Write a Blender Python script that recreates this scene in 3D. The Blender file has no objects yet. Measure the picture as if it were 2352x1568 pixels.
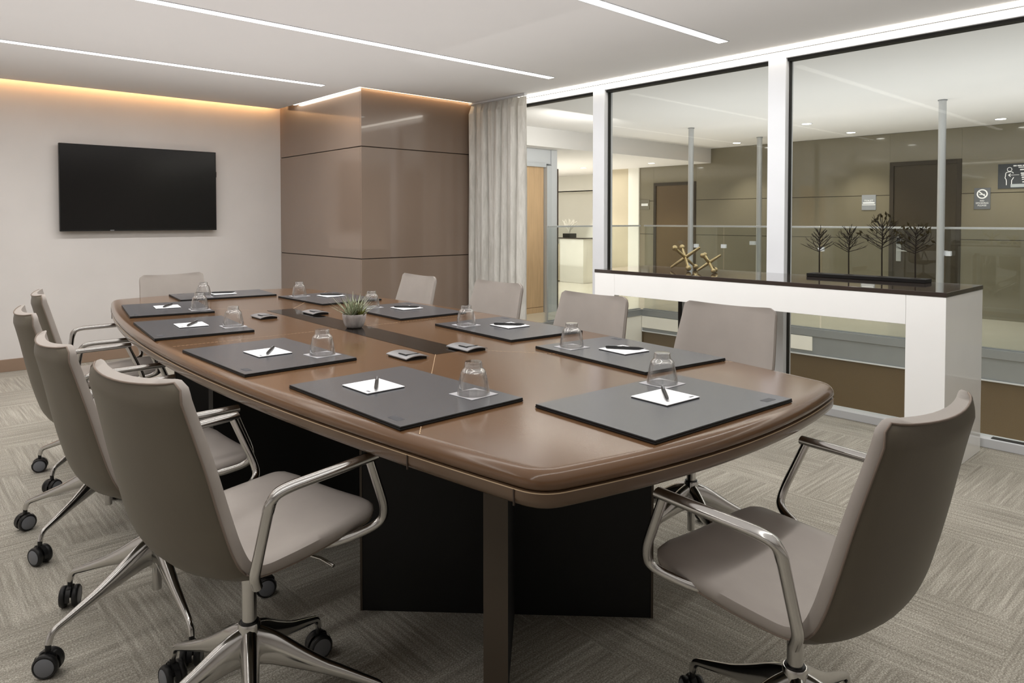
import bpy, bmesh, math, random
from mathutils import Vector, Matrix
random.seed(7)
C = bpy.context.scene.collection
PI = math.pi
R = math.radians

# ------------------------------------------------------------------ helpers
def lin(c):
    return tuple(((v/255.0)/12.92 if v/255.0 <= .04045 else ((v/255.0+.055)/1.055)**2.4) for v in c) + (1.0,)

def new_mat(name):
    m = bpy.data.materials.new(name); m.use_nodes = True
    nt = m.node_tree; nt.nodes.clear()
    out = nt.nodes.new('ShaderNodeOutputMaterial')
    return m, nt, out

def mat(name, col, rough=.5, metal=0.0, coat=0.0, coat_rough=.05, var=0.0, scale=6.0, stretch=(1, 1, 1), bump=0.0, bscale=200.0, spec=.5, emit=None, es=0.0, sheen=0.0):
    m, nt, out = new_mat(name)
    b = nt.nodes.new('ShaderNodeBsdfPrincipled')
    nt.links.new(b.outputs[0], out.inputs[0])
    c = lin(col)
    b.inputs['Base Color'].default_value = c
    b.inputs['Roughness'].default_value = rough
    b.inputs['Metallic'].default_value = metal
    b.inputs['Coat Weight'].default_value = coat
    b.inputs['Coat Roughness'].default_value = coat_rough
    b.inputs['Specular IOR Level'].default_value = spec
    b.inputs['Sheen Weight'].default_value = sheen
    if emit:
        b.inputs['Emission Color'].default_value = lin(emit); b.inputs['Emission Strength'].default_value = es
    tc = None
    if var > 0 or bump > 0:
        tc = nt.nodes.new('ShaderNodeTexCoord')
        mp = nt.nodes.new('ShaderNodeMapping'); mp.inputs['Scale'].default_value = stretch
        nt.links.new(tc.outputs['Object'], mp.inputs['Vector'])
    if var > 0:
        n = nt.nodes.new('ShaderNodeTexNoise'); n.inputs['Scale'].default_value = scale; n.inputs['Detail'].default_value = 6
        nt.links.new(mp.outputs[0], n.inputs['Vector'])
        r = nt.nodes.new('ShaderNodeValToRGB')
        r.color_ramp.elements[0].position = .3; r.color_ramp.elements[1].position = .7
        r.color_ramp.elements[0].color = tuple(v*(1-var) for v in c[:3])+(1,)
        r.color_ramp.elements[1].color = tuple(min(1, v*(1+var)) for v in c[:3])+(1,)
        nt.links.new(n.outputs['Fac'], r.inputs[0]); nt.links.new(r.outputs[0], b.inputs['Base Color'])
    if bump > 0:
        n2 = nt.nodes.new('ShaderNodeTexNoise'); n2.inputs['Scale'].default_value = bscale; n2.inputs['Detail'].default_value = 3
        nt.links.new(mp.outputs[0], n2.inputs['Vector'])
        bp = nt.nodes.new('ShaderNodeBump'); bp.inputs['Strength'].default_value = bump; bp.inputs['Distance'].default_value = .002
        nt.links.new(n2.outputs['Fac'], bp.inputs['Height']); nt.links.new(bp.outputs[0], b.inputs['Normal'])
    return m

def emis(name, col, s):
    m, nt, out = new_mat(name)
    e = nt.nodes.new('ShaderNodeEmission'); e.inputs[0].default_value = lin(col); e.inputs[1].default_value = s
    nt.links.new(e.outputs[0], out.inputs[0]); return m

def pane_glass(name, tint=(250, 252, 251), refl=.03, rough=0.0, power=5.0, edge=.9):
    """thin clear sheet: see-through with a mirror part that grows at grazing view"""
    m, nt, out = new_mat(name); N = nt.nodes.new; L = nt.links.new
    t = N('ShaderNodeBsdfTransparent'); t.inputs[0].default_value = lin(tint)
    g = N('ShaderNodeBsdfGlossy'); g.inputs['Roughness'].default_value = rough
    f = N('ShaderNodeLayerWeight'); f.inputs[0].default_value = .5
    p = N('ShaderNodeMath'); p.operation = 'POWER'; p.inputs[1].default_value = power; L(f.outputs['Facing'], p.inputs[0])
    a = N('ShaderNodeMath'); a.operation = 'MULTIPLY_ADD'; a.inputs[1].default_value = edge-refl; a.inputs[2].default_value = refl; L(p.outputs[0], a.inputs[0])
    mx = N('ShaderNodeMixShader')
    L(a.outputs[0], mx.inputs[0]); L(t.outputs[0], mx.inputs[1]); L(g.outputs[0], mx.inputs[2])
    L(mx.outputs[0], out.inputs[0]); return m

def carpet(name):
    m, nt, out = new_mat(name); N = nt.nodes.new; L = nt.links.new
    b = N('ShaderNodeBsdfPrincipled'); L(b.outputs[0], out.inputs[0])
    b.inputs['Roughness'].default_value = .95; b.inputs['Specular IOR Level'].default_value = .15; b.inputs['Sheen Weight'].default_value = .15
    tc = N('ShaderNodeTexCoord')
    rot = N('ShaderNodeMapping'); rot.inputs['Rotation'].default_value = (0, 0, R(0)); L(tc.outputs['Object'], rot.inputs[0])
    ck = N('ShaderNodeTexChecker'); ck.inputs['Scale'].default_value = 1/.50; L(rot.outputs[0], ck.inputs['Vector'])
    def streak(sc):
        mp = N('ShaderNodeMapping'); mp.inputs['Scale'].default_value = sc; L(rot.outputs[0], mp.inputs[0])
        n = N('ShaderNodeTexNoise'); n.inputs['Scale'].default_value = 1.0; n.inputs['Detail'].default_value = 5; n.inputs['Roughness'].default_value = .65
        L(mp.outputs[0], n.inputs['Vector']); return n
    s1 = streak((2.2, 70, 1)); s2 = streak((70, 2.2, 1))
    mx = N('ShaderNodeMix'); mx.data_type = 'FLOAT'
    L(ck.outputs['Fac'], mx.inputs[0]); L(s1.outputs['Fac'], mx.inputs[2]); L(s2.outputs['Fac'], mx.inputs[3])
    fine = N('ShaderNodeTexNoise'); fine.inputs['Scale'].default_value = 230; fine.inputs['Detail'].default_value = 2; L(rot.outputs[0], fine.inputs['Vector'])
    big = N('ShaderNodeTexNoise'); big.inputs['Scale'].default_value = 1.6; big.inputs['Detail'].default_value = 2; L(rot.outputs[0], big.inputs['Vector'])
    a = N('ShaderNodeMath'); a.operation = 'MULTIPLY_ADD'; L(mx.outputs[0], a.inputs[0]); a.inputs[1].default_value = .48
    f2 = N('ShaderNodeMath'); f2.operation = 'MULTIPLY'; L(fine.outputs['Fac'], f2.inputs[0]); f2.inputs[1].default_value = .62
    L(f2.outputs[0], a.inputs[2])
    a2 = N('ShaderNodeMath'); a2.operation = 'MULTIPLY_ADD'; L(big.outputs['Fac'], a2.inputs[0]); a2.inputs[1].default_value = .16; L(a.outputs[0], a2.inputs[2])
    r = N('ShaderNodeValToRGB'); L(a2.outputs[0], r.inputs[0])
    e = r.color_ramp.elements
    e[0].position = .40; e[0].color = lin((90, 86, 76)); e[1].position = .84; e[1].color = lin((204, 198, 186))
    k = e.new(.62); k.color = lin((145, 139, 127))
    L(r.outputs[0], b.inputs['Base Color'])
    bp = N('ShaderNodeBump'); bp.inputs['Strength'].default_value = .6; bp.inputs['Distance'].default_value = .004
    L(a.outputs[0], bp.inputs['Height']); L(bp.outputs[0], b.inputs['Normal'])
    return m

def link(name, me, m, parent=None, smooth=None):
    o = bpy.data.objects.new(name, me); C.objects.link(o)
    if m is not None: me.materials.append(m)
    if smooth is not None:
        for p in me.polygons: p.use_smooth = True
        if smooth < 179: me.set_sharp_from_angle(angle=R(smooth))
    if parent is not None: o.parent = parent
    return o

def obj(name, bm, m, parent=None, smooth=None):
    bmesh.ops.recalc_face_normals(bm, faces=bm.faces)
    me = bpy.data.meshes.new(name); bm.to_mesh(me); bm.free()
    return link(name, me, m, parent, smooth)

def BM(): return bmesh.new()

def box(bm, c, s, rz=0.0, bev=0.0, M=None):
    r = bmesh.ops.create_cube(bm, size=1.0)
    vs = r['verts']
    bmesh.ops.scale(bm, vec=s, verts=vs)
    if bev > 0:
        es = list({e for v in vs for e in v.link_edges})
        rr = bmesh.ops.bevel(bm, geom=es, offset=bev, segments=2, affect='EDGES', profile=.5)
        vs = list({v for f in rr['faces'] for v in f.verts} | {v for v in vs if v.is_valid})
    T = Matrix.Translation(c) @ Matrix.Rotation(rz, 4, 'Z')
    if M is not None: T = M @ T
    bmesh.ops.transform(bm, matrix=T, verts=vs)
    return vs

def bb(bm, x0, x1, y0, y1, z0, z1, bev=0.0):
    return box(bm, ((x0+x1)/2, (y0+y1)/2, (z0+z1)/2), (x1-x0, y1-y0, z1-z0), 0, bev)

def fillet(pts, rad, n=6):
    """round the inner corners of a polyline"""
    P = [Vector(p) for p in pts]; out = [P[0]]
    if not isinstance(rad, (list, tuple)): rad = [rad]*len(P)
    for i in range(1, len(P)-1):
        a, b, c = P[i-1], P[i], P[i+1]; r = rad[i]
        d1 = min(r, (a-b).length*.49); d2 = min(r, (c-b).length*.49)
        p = b+(a-b).normalized()*d1; q = b+(c-b).normalized()*d2
        for k in range(n+1):
            t = k/n; out.append(p*(1-t)**2+b*2*t*(1-t)+q*t*t)
    out.append(P[-1]); return out

def tube(bm, pts, rad, seg=10, cap=True, up=None, flat=None):
    """tube along pts; rad a number or a list; flat: list of (ru, rv) ellipse radii against the up vector"""
    P = [Vector(p) for p in pts]; n = len(P)
    rings = []; ref = Vector(up) if up else None
    for i in range(n):
        t = (P[min(i+1, n-1)]-P[max(i-1, 0)])
        if t.length < 1e-9: t = Vector((0, 0, 1))
        t.normalize()
        if ref is None: ref = Vector((0, 0, 1)) if abs(t.z) < .9 else Vector((1, 0, 0))
        u = ref-t*ref.dot(t)
        if u.length < 1e-5: u = t.orthogonal()
        u.normalize(); v = t.cross(u)
        if up is None: ref = u
        ra, rb = flat[i] if flat else ((rad[i], rad[i]) if isinstance(rad, (list, tuple)) else (rad, rad))
        rings.append([bm.verts.new(P[i]+u*(ra*math.cos(2*PI*k/seg))+v*(rb*math.sin(2*PI*k/seg))) for k in range(seg)])
    for i in range(n-1):
        for k in range(seg):
            bm.faces.new((rings[i][k], rings[i][(k+1) % seg], rings[i+1][(k+1) % seg], rings[i+1][k]))
    if cap:
        bm.faces.new(rings[0]); bm.faces.new(rings[-1])
    return rings

def lathe(bm, prof, seg=24, M=None, close=False):
    rings = []; new = []
    for r, z in prof:
        if r < 1e-6:
            v = bm.verts.new((0, 0, z)); rings.append([v]*seg); new.append(v)
        else:
            ring = [bm.verts.new((r*math.cos(2*PI*k/seg), r*math.sin(2*PI*k/seg), z)) for k in range(seg)]
            rings.append(ring); new += ring
    idx = list(range(len(rings)-1))
    pairs = [(i, i+1) for i in idx] + ([(len(rings)-1, 0)] if close else [])
    for i, j in pairs:
        for k in range(seg):
            vs = []
            for v in (rings[i][k], rings[i][(k+1) % seg], rings[j][(k+1) % seg], rings[j][k]):
                if v not in vs: vs.append(v)
            if len(vs) >= 3:
                try: bm.faces.new(vs)
                except ValueError: pass
    if M is not None: bmesh.ops.transform(bm, matrix=M, verts=new)
    return new

def sphere(bm, c, r, seg=16):
    rr = bmesh.ops.create_uvsphere(bm, u_segments=seg, v_segments=seg//2+2, radius=r)
    bmesh.ops.translate(bm, vec=c, verts=rr['verts'])

def empty(name, loc=(0, 0, 0), rz=0.0):
    o = bpy.data.objects.new(name, None); C.objects.link(o); o.location = loc; o.rotation_euler = (0, 0, rz)
    o.empty_display_size = .1
    return o

def tag(o, label=None, cat=None, group=None, kind=None):
    if label: o['label'] = label
    if cat: o['category'] = cat
    if group: o['group'] = group
    if kind: o['kind'] = kind
    return o

def thing(name, label, cat, loc=(0, 0, 0), rz=0.0, group=None):
    return tag(empty(name, loc, rz), label, cat, group)

def struct(name, bm, m, parent=None, smooth=None, label=None, cat=None):
    o = obj(name, bm, m, parent, smooth)
    if parent is None: tag(o, label, cat, None, 'structure')
    return o

def dup(root, loc, rz, label, group=None, skip=()):
    def cp(o, par):
        c = o.copy(); C.objects.link(c); c.parent = par
        for ch in o.children:
            cp(ch, c)
        return c
    r = cp(root, None)
    r.location = loc; r.rotation_euler = (0, 0, rz); r['label'] = label
    if group: r['group'] = group
    return r

def text_bm(bm, s, size, M, extr=.0004):
    cu = bpy.data.curves.new('t', 'FONT'); cu.body = s; cu.size = size; cu.align_x = 'CENTER'; cu.align_y = 'CENTER'; cu.extrude = extr
    cu.resolution_u = 2
    o = bpy.data.objects.new('t', cu); C.objects.link(o)
    dg = bpy.context.evaluated_depsgraph_get(); dg.update()
    me = bpy.data.meshes.new_from_object(o.evaluated_get(dg))
    n0 = len(bm.verts)
    bm.from_mesh(me); bm.verts.ensure_lookup_table()
    bmesh.ops.transform(bm, matrix=M, verts=bm.verts[n0:])
    bpy.data.objects.remove(o); bpy.data.curves.remove(cu); bpy.data.meshes.remove(me)

# ------------------------------------------------------------------ materials
M_wall = mat('wall_paint', (208, 203, 199), .85, var=.03, scale=2.5, bump=.05, bscale=300)
M_ceil = mat('ceiling_paint', (216, 212, 209), .9, var=.01, scale=2)
M_base = mat('baseboard_brown', (140, 118, 100), .5, var=.05)
M_carpet = carpet('carpet_tiles')
M_panel = mat('lacquer_taupe', (130, 113, 100), .16, coat=.55, coat_rough=.03, var=.03, scale=1.5)
M_groove = mat('groove_dark', (58, 46, 38), .6, var=.05)
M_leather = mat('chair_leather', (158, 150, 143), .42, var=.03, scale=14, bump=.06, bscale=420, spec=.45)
M_leather_b = mat('chair_leather_shaded', (94, 87, 75), .44, var=.03, scale=14, bump=.06, bscale=420, spec=.4)  # same leather, shade on the chair backs put into its colour
M_pipe = mat('chair_piping', (120, 106, 95), .5, var=.04)
M_chrome = mat('polished_aluminium', (206, 205, 203), .16, metal=1.0)
M_black = mat('black_plastic', (22, 22, 23), .38, var=.1)
M_blackd = mat('black_matt', (9, 8, 8), .6, var=.1)
M_hubcap = mat('caster_cap_grey', (112, 114, 119), .4, var=.05)
M_table = mat('table_leather', (96, 69, 46), .17, var=.12, scale=3.2, stretch=(1, .45, 1), bump=.03, bscale=350, spec=.5, coat=.25, coat_rough=.16)
M_tedge = mat('table_edge_leather', (94, 74, 56), .22, var=.05, scale=5, bump=.03, bscale=350, coat=.25, coat_rough=.2)
M_strip = mat('pedestal_edge_taupe', (78, 68, 57), .45, var=.05)
M_thread = mat('stitch_thread', (196, 172, 140), .7, var=.1)
M_inlay = mat('black_glass_inlay', (20, 16, 13), .06, var=.1, spec=.22)
M_pad = mat('pad_leather', (72, 73, 77), .27, var=.04, scale=20, bump=.05, bscale=500, spec=.9)
M_padedge = mat('pad_edge', (12, 12, 13), .5, var=.1)
M_emboss = mat('pad_emboss', (66, 67, 71), .5, var=.05)
M_paper = mat('paper_white', (244, 243, 243), .8, var=.01)
M_ink = mat('ink_grey', (110, 110, 112), .8, var=.05)
M_coaster = mat('coaster_paper', (176, 174, 176), .7, var=.03)
M_silver = mat('silver_plate', (176, 178, 182), .3, metal=.7, var=.04)
M_white = mat('console_white', (246, 245, 243), .22, coat=.6, coat_rough=.05, var=.01)
M_ctop = mat('console_dark_top', (58, 50, 46), .07, coat=.6, coat_rough=.02, var=.06)
M_frame = mat('frame_white', (206, 207, 210), .35, var=.015)
M_dfr = mat('door_frame_grey', (196, 198, 201), .4, var=.02)
M_gasket = mat('gasket_black', (30, 29, 27), .6, var=.05)
M_pane = pane_glass('window_glass', (250, 252, 251), .006, 0, 5, .5)
M_pane2 = pane_glass('railing_glass', (246, 248, 247), .05, 0, 5, .6)
M_lens = emis('led_white', (255, 252, 246), 9.0)
M_cove = emis('led_warm', (255, 196, 134), 24.0)
M_covew = emis('led_warm_white', (255, 248, 235), 10.0)
M_cove2 = emis('led_warm_soft', (255, 222, 178), 5.0)
M_down = emis('downlight_glow', (255, 250, 240), 14.0)
M_gold = mat('brushed_gold', (206, 190, 146), .32, metal=1.0, var=.08, scale=30)
M_iron = mat('wrought_iron', (32, 26, 20), .55, metal=.3, var=.15)
M_leafm = mat('bronze_leaf', (48, 42, 24), .5, metal=.4, var=.15)
M_steel = mat('brushed_steel', (208, 210, 212), .34, metal=.7, var=.04, stretch=(30, 30, 1))
M_steelm = mat('painted_steel', (150, 153, 155), .4, metal=.3, var=.03)
M_olive = mat('olive_lacquer', (126, 119, 101), .13, coat=.8, coat_rough=.04, var=.04, scale=1.2)
M_oliveb = mat('brown_lacquer', (98, 82, 60), .2, coat=.6, coat_rough=.1, var=.06, scale=.8)
M_ddoor = mat('dark_door', (66, 58, 45), .35, var=.06, stretch=(8, 8, .6))
M_dframe = mat('dark_door_frame', (58, 51, 41), .4, var=.05)
M_wood = mat('light_oak', (206, 172, 134), .45, var=.10, scale=5, stretch=(7, 7, .5))
M_stone = mat('cream_stone', (232, 226, 210), .18, coat=.3, var=.04, scale=3)
M_cream = mat('cream_paint', (238, 235, 227), .8, var=.015)
M_beige = mat('beige_paint', (205, 193, 170), .8, var=.02)
M_signg = mat('sign_grey', (104, 106, 110), .5, var=.02)
M_signd = mat('sign_slate', (66, 69, 73), .5, var=.02)
M_signw = mat('sign_white_glow', (240, 240, 240), .6, emit=(240, 240, 240), es=.12)  # white lettering with a faint glow added, though it is no lamp
M_screen = mat('tv_screen', (16, 15, 15), .16, spec=.4, var=.02)
M_bezel = mat('tv_bezel', (14, 14, 15), .35, var=.05)
M_pot = mat('concrete_pot', (168, 161, 157), .8, var=.35, scale=30, stretch=(1, 1, .25), bump=.3, bscale=90)
M_soil = mat('soil', (60, 52, 34), .95, var=.3, scale=60)
M_leaf = mat('succulent_leaf', (158, 164, 138), .5, var=.2, scale=16)
M_leafd = mat('succulent_dark', (110, 112, 56), .5, var=.25, scale=20)

M_glass = pane_glass('tumbler_glass', (254, 254, 254), .055, .02, 2.0, .95)
M_glass2 = pane_glass('tumbler_foot_glass', (252, 252, 252), .30, .08, 1.6, .95)

def curtain_mat():
    m, nt, out = new_mat('curtain_silk'); N = nt.nodes.new; L = nt.links.new
    b = N('ShaderNodeBsdfPrincipled'); b.inputs['Roughness'].default_value = .40; b.inputs['Specular IOR Level'].default_value = .6
    tl = N('ShaderNodeBsdfTranslucent'); tl.inputs[0].default_value = lin((214, 208, 196))
    tc = N('ShaderNodeTexCoord'); mp = N('ShaderNodeMapping'); mp.inputs['Scale'].default_value = (14, 14, 2); L(tc.outputs['Object'], mp.inputs[0])
    n = N('ShaderNodeTexNoise'); n.inputs['Scale'].default_value = 2.2; n.inputs['Detail'].default_value = 7; n.inputs['Roughness'].default_value = .7; n.inputs['Distortion'].default_value = 1.2
    L(mp.outputs[0], n.inputs['Vector'])
    r = N('ShaderNodeValToRGB'); e = r.color_ramp.elements
    e[0].position = .36; e[0].color = lin((188, 185, 178)); e[1].position = .66; e[1].color = lin((214, 211, 205))
    L(n.outputs['Fac'], r.inputs[0]); L(r.outputs[0], b.inputs['Base Color'])
    mx = N('ShaderNodeMixShader'); mx.inputs[0].default_value = .10
    L(b.outputs[0], mx.inputs[1]); L(tl.outputs[0], mx.inputs[2]); L(mx.outputs[0], out.inputs[0])
    return m
M_curtain = curtain_mat()

# ------------------------------------------------------------------ room shell
CZ = 2.294
XL, YR = -2.4, -2.4            # left and rear walls, out of view
XG = 4.37                      # inner face line of the glass wall
YT = 6.80                      # television wall
bm = BM(); bb(bm, XL, XG+.06, YR, YT, -.06, 0)
struct('floor', bm, M_carpet, label='taupe carpet tiles with streaks running in alternating directions', cat='floor')
bm = BM()
bb(bm, XL, 3.0, YR, YT-.075, CZ, CZ+.05)
bb(bm, 3.0, 4.345, YR, 5.16, CZ, CZ+.05)
bb(bm, XL-.1, XG+.1, YR-.1, YT+.2, CZ+.14, CZ+.2)
struct('ceiling', bm, M_ceil, label='smooth pale grey meeting room ceiling', cat='ceiling')
bm = BM(); bb(bm, XL, 4.5, YT, YT+.1, 0, CZ+.15)
struct('wall_back', bm, M_wall, label='pale greige end wall carrying the television', cat='wall')
bm = BM(); bb(bm, XL-.1, XL, YR-.1, YT+.1, 0, CZ+.15)
struct('wall_left', bm, M_wall, label='pale greige side wall', cat='wall')
bm = BM(); bb(bm, XL, XG+.1, YR-.1, YR, 0, CZ+.15)
struct('wall_rear', bm, M_wall, label='pale greige rear wall', cat='wall')
bm = BM(); bb(bm, XL, 3.04, YT-.014, YT, 0, .098, .002)
struct('baseboard_back', bm, M_base, label='brown baseboard along the television wall', cat='baseboard')

# lacquer-clad column in the corner
col = tag(empty('column', (3.75, 6.0, 0)), 'square corner column clad in glossy taupe panels', 'column', None, 'structure')
cx0, cx1, cy0, cy1 = 3.05, 4.43, 5.225, YT-.001
def at_col(b): bmesh.ops.translate(b, vec=(-3.75, -6.0, 0), verts=b.verts); return b
bm = BM(); bb(bm, cx0+.012, cx1, cy0+.012, cy1, 0, CZ+.135); obj('core', at_col(bm), M_groove, col)
for z0, z1 in ((.0, .868), (.875, 1.814), (1.821, CZ+.03)):
    bm = BM()
    bb(bm, cx0, cx1, cy0, cy0+.02, z0, z1, .0015)
    bb(bm, cx0, cx0+.02, cy0+.021, cy1, z0, z1, .0015)
    obj('cladding_panel', at_col(bm), M_panel, col)

# warm light in the slot above the television wall and column
t = tag(empty('trim_1', (0, YT-.05, CZ+.1)), 'warm light slot along the ceiling edge', 'cove light', None, 'structure')
def cove(x0, x1, y0, y1, z0, z1, m):
    b = BM(); bb(b, x0, x1, y0-YT+.05, y1-YT+.05, z0-CZ-.1, z1-CZ-.1); obj('led_strip', b, m, t)
cove(XL+.1, 3.0, YT-.074, YT-.068, CZ+.052, CZ+.075, M_cove)
cove(2.968, 2.99, 5.18, 6.4, CZ+.052, CZ+.07, M_cove)
cove(3.02, 4.33, 5.125, 5.15, CZ+.052, CZ+.07, M_cove)
b = BM(); bb(b, 3.001, 3.030, 5.19-YT+.05, 6.42-YT+.05, CZ+.004-CZ-.1, CZ+.012-CZ-.1); obj('led_strip', b, M_covew, t)
b = BM(); bb(b, 3.03, 4.33, 5.172-YT+.05, 5.196-YT+.05, CZ+.004-CZ-.1, CZ+.012-CZ-.1); obj('led_strip', b, M_cove2, t)

# ------------------------------------------------------------------ glass wall
win = tag(empty('window_1', (XG, 2.0, 0)), 'full height glass wall in a white metal frame', 'glass wall', None, 'structure')
def wpart(name, m, *boxes, bev=.003):
    b = BM()
    for q in boxes: bb(b, q[0]-XG, q[1]-XG, q[2]-2, q[3]-2, q[4], q[5], bev)
    return obj(name, b, m, win)
YE = 5.22
wpart('head_rail', M_frame, (XG-.04, XG+.06, YR, YE, 2.231, 2.276))
wpart('head_gasket', M_gasket, (XG-.02, XG+.03, YR, YE, 2.214, 2.231), bev=0)
wpart('sill_rail', M_frame, (XG-.04, XG+.06, YR, YE, 0.0, .048))
for y0, y1 in ((3.665, 3.785), (2.165, 2.285), (.665, .785), (-.835, -.715)):
    wpart('mullion', M_frame, (XG-.045, XG+.06, y0, y1, .048, 2.231))
    wpart('mullion_gasket', M_gasket, (XG+.0, XG+.03, y0-.006, y0, .048, 2.22), (XG+.0, XG+.03, y1, y1+.006, .048, 2.22), bev=0)
wpart('end_post', M_frame, (XG-.04, XG+.06, 4.68, 4.72, .048, 2.231))
for y0, y1 in ((3.785, 4.68), (2.285, 3.665), (.785, 2.165), (-.715, .665), (YR, -.835)):
    wpart('glass_pane', M_pane, (XG+.010, XG+.020, y0, y1, .048, 2.22), bev=0)
wpart('light_strip', M_covew, (XG-.10, XG-.035, YR, 4.62, CZ-.010, CZ-.002), bev=0)
wpart('floor_vent', M_gasket, (XG-.02, XG+.02, 1.0-.12, 1.0+.03, .048, .051), bev=0)
bm = BM(); bb(bm, XG-.02, XG+.1, 4.72, 5.3, 0, CZ+.15)
struct('wall_right', bm, M_cream, label='short cream wall stub behind the curtain', cat='wall')

# ceiling light strips
def strip(y, x0, x1, lab):
    t = thing('linear_ceiling_light', lab, 'ceiling light', ((x0+x1)/2, y, CZ), 0, 'linear lights in the ceiling')
    h = (x1-x0)/2
    b = BM(); bb(b, -h, h, -.032, .032, -.003, .0); obj('diffuser', b, M_lens, t)
    b = BM()
    bb(b, -h-.006, h+.006, -.038, -.032, -.004, .0); bb(b, -h-.006, h+.006, .032, .038, -.004, .0)
    bb(b, -h-.006, -h, -.032, .032, -.004, .0); bb(b, h, h+.006, -.032, .032, -.004, .0)
    obj('trim_frame', b, M_frame, t)
strip(5.30, -1.4, 2.745, 'long white light strip in the ceiling nearest the television wall')
strip(3.835, -1.4, 3.90, 'long white light strip crossing the middle of the ceiling')
strip(2.355, -1.4, 3.90, 'white light strip in the ceiling nearest the viewer, ending above the console')
strip(.87, -1.4, 3.90, 'white light strip in the ceiling above the near end of the table')

# ------------------------------------------------------------------ curtain
def make_curtain():
    t = thing('curtain', 'pale grey silk curtain gathered in folds beside the lacquer column', 'curtain', (4.2, 4.9, 0))
    def sheet(z0, z1, nz, amp0, amp1):
        b = BM(); cols = 220; g = []
        for j in range(nz+1):
            f = (z0+(z1-z0)*j/nz)/2.25; z = z0+(z1-z0)*j/nz; row = []
            for i in range(cols+1):
                u = i/cols
                y = .295-u*.75
                ph = u*PI*9.0+.7*math.sin(u*9)+.30*math.sin(f*2.2+u*14)
                amp = (amp0+(amp1-amp0)*(z-z0)/(z1-z0))*(.72+.28*math.sin(u*23+1+.5*f))
                x = .030-amp*abs(math.sin(ph))**1.05+.0025*math.sin(ph*6.3+f*9)+.008*math.sin(u*20+f*3)
                row.append(b.verts.new((x, y+.010*math.sin(ph*2.0), z)))
            g.append(row)
        for j in range(nz):
            for i in range(cols):
                b.faces.new((g[j][i], g[j][i+1], g[j+1][i+1], g[j+1][i]))
        return b
    obj('fabric', sheet(.008, 2.19, 30, .085, .070), M_curtain, t, 180)
    obj('heading_tape', sheet(2.19, 2.275, 3, .070, .030), M_curtain, t, 180)
    b = BM(); bb(b, -.02, .02, -.46, .30, 2.276, 2.292); obj('track', b, M_frame, t)
make_curtain()

# ------------------------------------------------------------------ television
def make_tv():
    x0, x1, z0, z1, y = 1.142, 2.392, 1.106, 1.828, 6.735
    t = thing('tv', 'large black flat television mounted on the pale end wall', 'television', ((x0+x1)/2, y, z0))
    w = (x1-x0)/2; h = z1-z0
    b = BM(); bb(b, -w, w, -.012, .022, 0, h, .004); obj('bezel', b, M_bezel, t)
    b = BM(); bb(b, -w+.007, w-.007, -.0135, -.0118, .014, h-.007); obj('screen', b, M_screen, t)
    b = BM(); bb(b, -.2, .2, .022, .064, .2, h-.15, .003); obj('wall_bracket', b, M_black, t)
    b = BM(); bb(b, -.26, -.23, -.0138, -.0128, .004, .010); obj('maker_badge', b, M_silver, t)
    b = BM(); bb(b, w-.001, w+.006, -.004, .012, h*.68, h*.75, .001); obj('side_port', b, M_black, t)
make_tv()

# ------------------------------------------------------------------ conference table
TX, TY, TA = 1.470, 2.62, R(-2.2)
ZT = .755
table = thing('conference_table', 'long boat-shaped brown leather conference table with a black centre inlay', 'table', (TX, TY, 0), TA)
LC, BOW = 1.78, .07
def hw(t): return .725-.19*(t/1.85)**2
def outline(nside=48, nend=24, rc=.05):
    pts = []
    for i in range(nside+1):
        t = -LC+2*LC*i/nside; pts.append((hw(t), t))
    w = hw(LC)
    for i in range(1, nend):
        x = w-2*w*i/nend; pts.append((x, LC+BOW*(1-(x/w)**2)))
    for i in range(nside+1):
        t = LC-2*LC*i/nside; pts.append((-hw(t), t))
    for i in range(1, nend):
        x = -w+2*w*i/nend; pts.append((x, -LC-BOW*(1-(x/w)**2)))
    # round the four corners by repeated local averaging
    P = [Vector((p[0], p[1], 0)) for p in pts]
    for c in (0, nside, nside+nend, 2*nside+nend):
        n = len(P); q = P[c]
        a = q+(P[c-1]-q).normalized()*rc; d = q+(P[(c+1) % n]-q).normalized()*rc
        P[c] = (a, q, d)
    out = []
    for p in P:
        if isinstance(p, tuple):
            a, q, d = p
            for k in range(9):
                s = k/8; out.append(a*(1-s)**2+q*2*s*(1-s)+d*s*s)
        else: out.append(p)
    # drop points that fall behind a rounded corner
    res = []
    for p in out:
        if not res or (p-res[-1]).length > .004: res.append(p)
    return res
def clean_outline():
    P = outline()
    n = len(P); keep = []
    for i in range(n):
        a, b, c = P[i-1], P[i], P[(i+1) % n]
        if (b-a).dot(c-b) > 0: keep.append(b)
    return keep
OUT = clean_outline()
def offs(d):
    n = len(OUT); r = []
    for i in range(n):
        t = (OUT[(i+1) % n]-OUT[i-1]).normalized()
        r.append(OUT[i]+Vector((-t.y, t.x, 0))*d)
    return r
def loft(prof, cap_first, cap_last):
    b = BM(); rings = []
    for d, z in prof: rings.append([b.verts.new((p.x, p.y, z)) for p in offs(d)])
    n = len(OUT)
    for i in range(len(rings)-1):
        for k in range(n): b.faces.new((rings[i][k], rings[i][(k+1) % n], rings[i+1][(k+1) % n], rings[i+1][k]))
    if cap_first: b.faces.new(rings[0])
    if cap_last: b.faces.new(rings[-1])
    return b
obj('tabletop', loft([(.034, ZT), (.022, ZT-.0006), (.012, ZT-.004), (.005, ZT-.010), (.001, ZT-.018), (0, ZT-.026), (.003, ZT-.031), (.008, ZT-.033)], True, False), M_table, table, 40)
obj('edge_band', loft([(.008, ZT-.033), (.002, ZT-.035), (.001, ZT-.040), (.001, ZT-.052), (.004, ZT-.061), (.011, ZT-.066), (.022, ZT-.069), (.06, ZT-.070)], False, True), M_tedge, table, 40)
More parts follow.
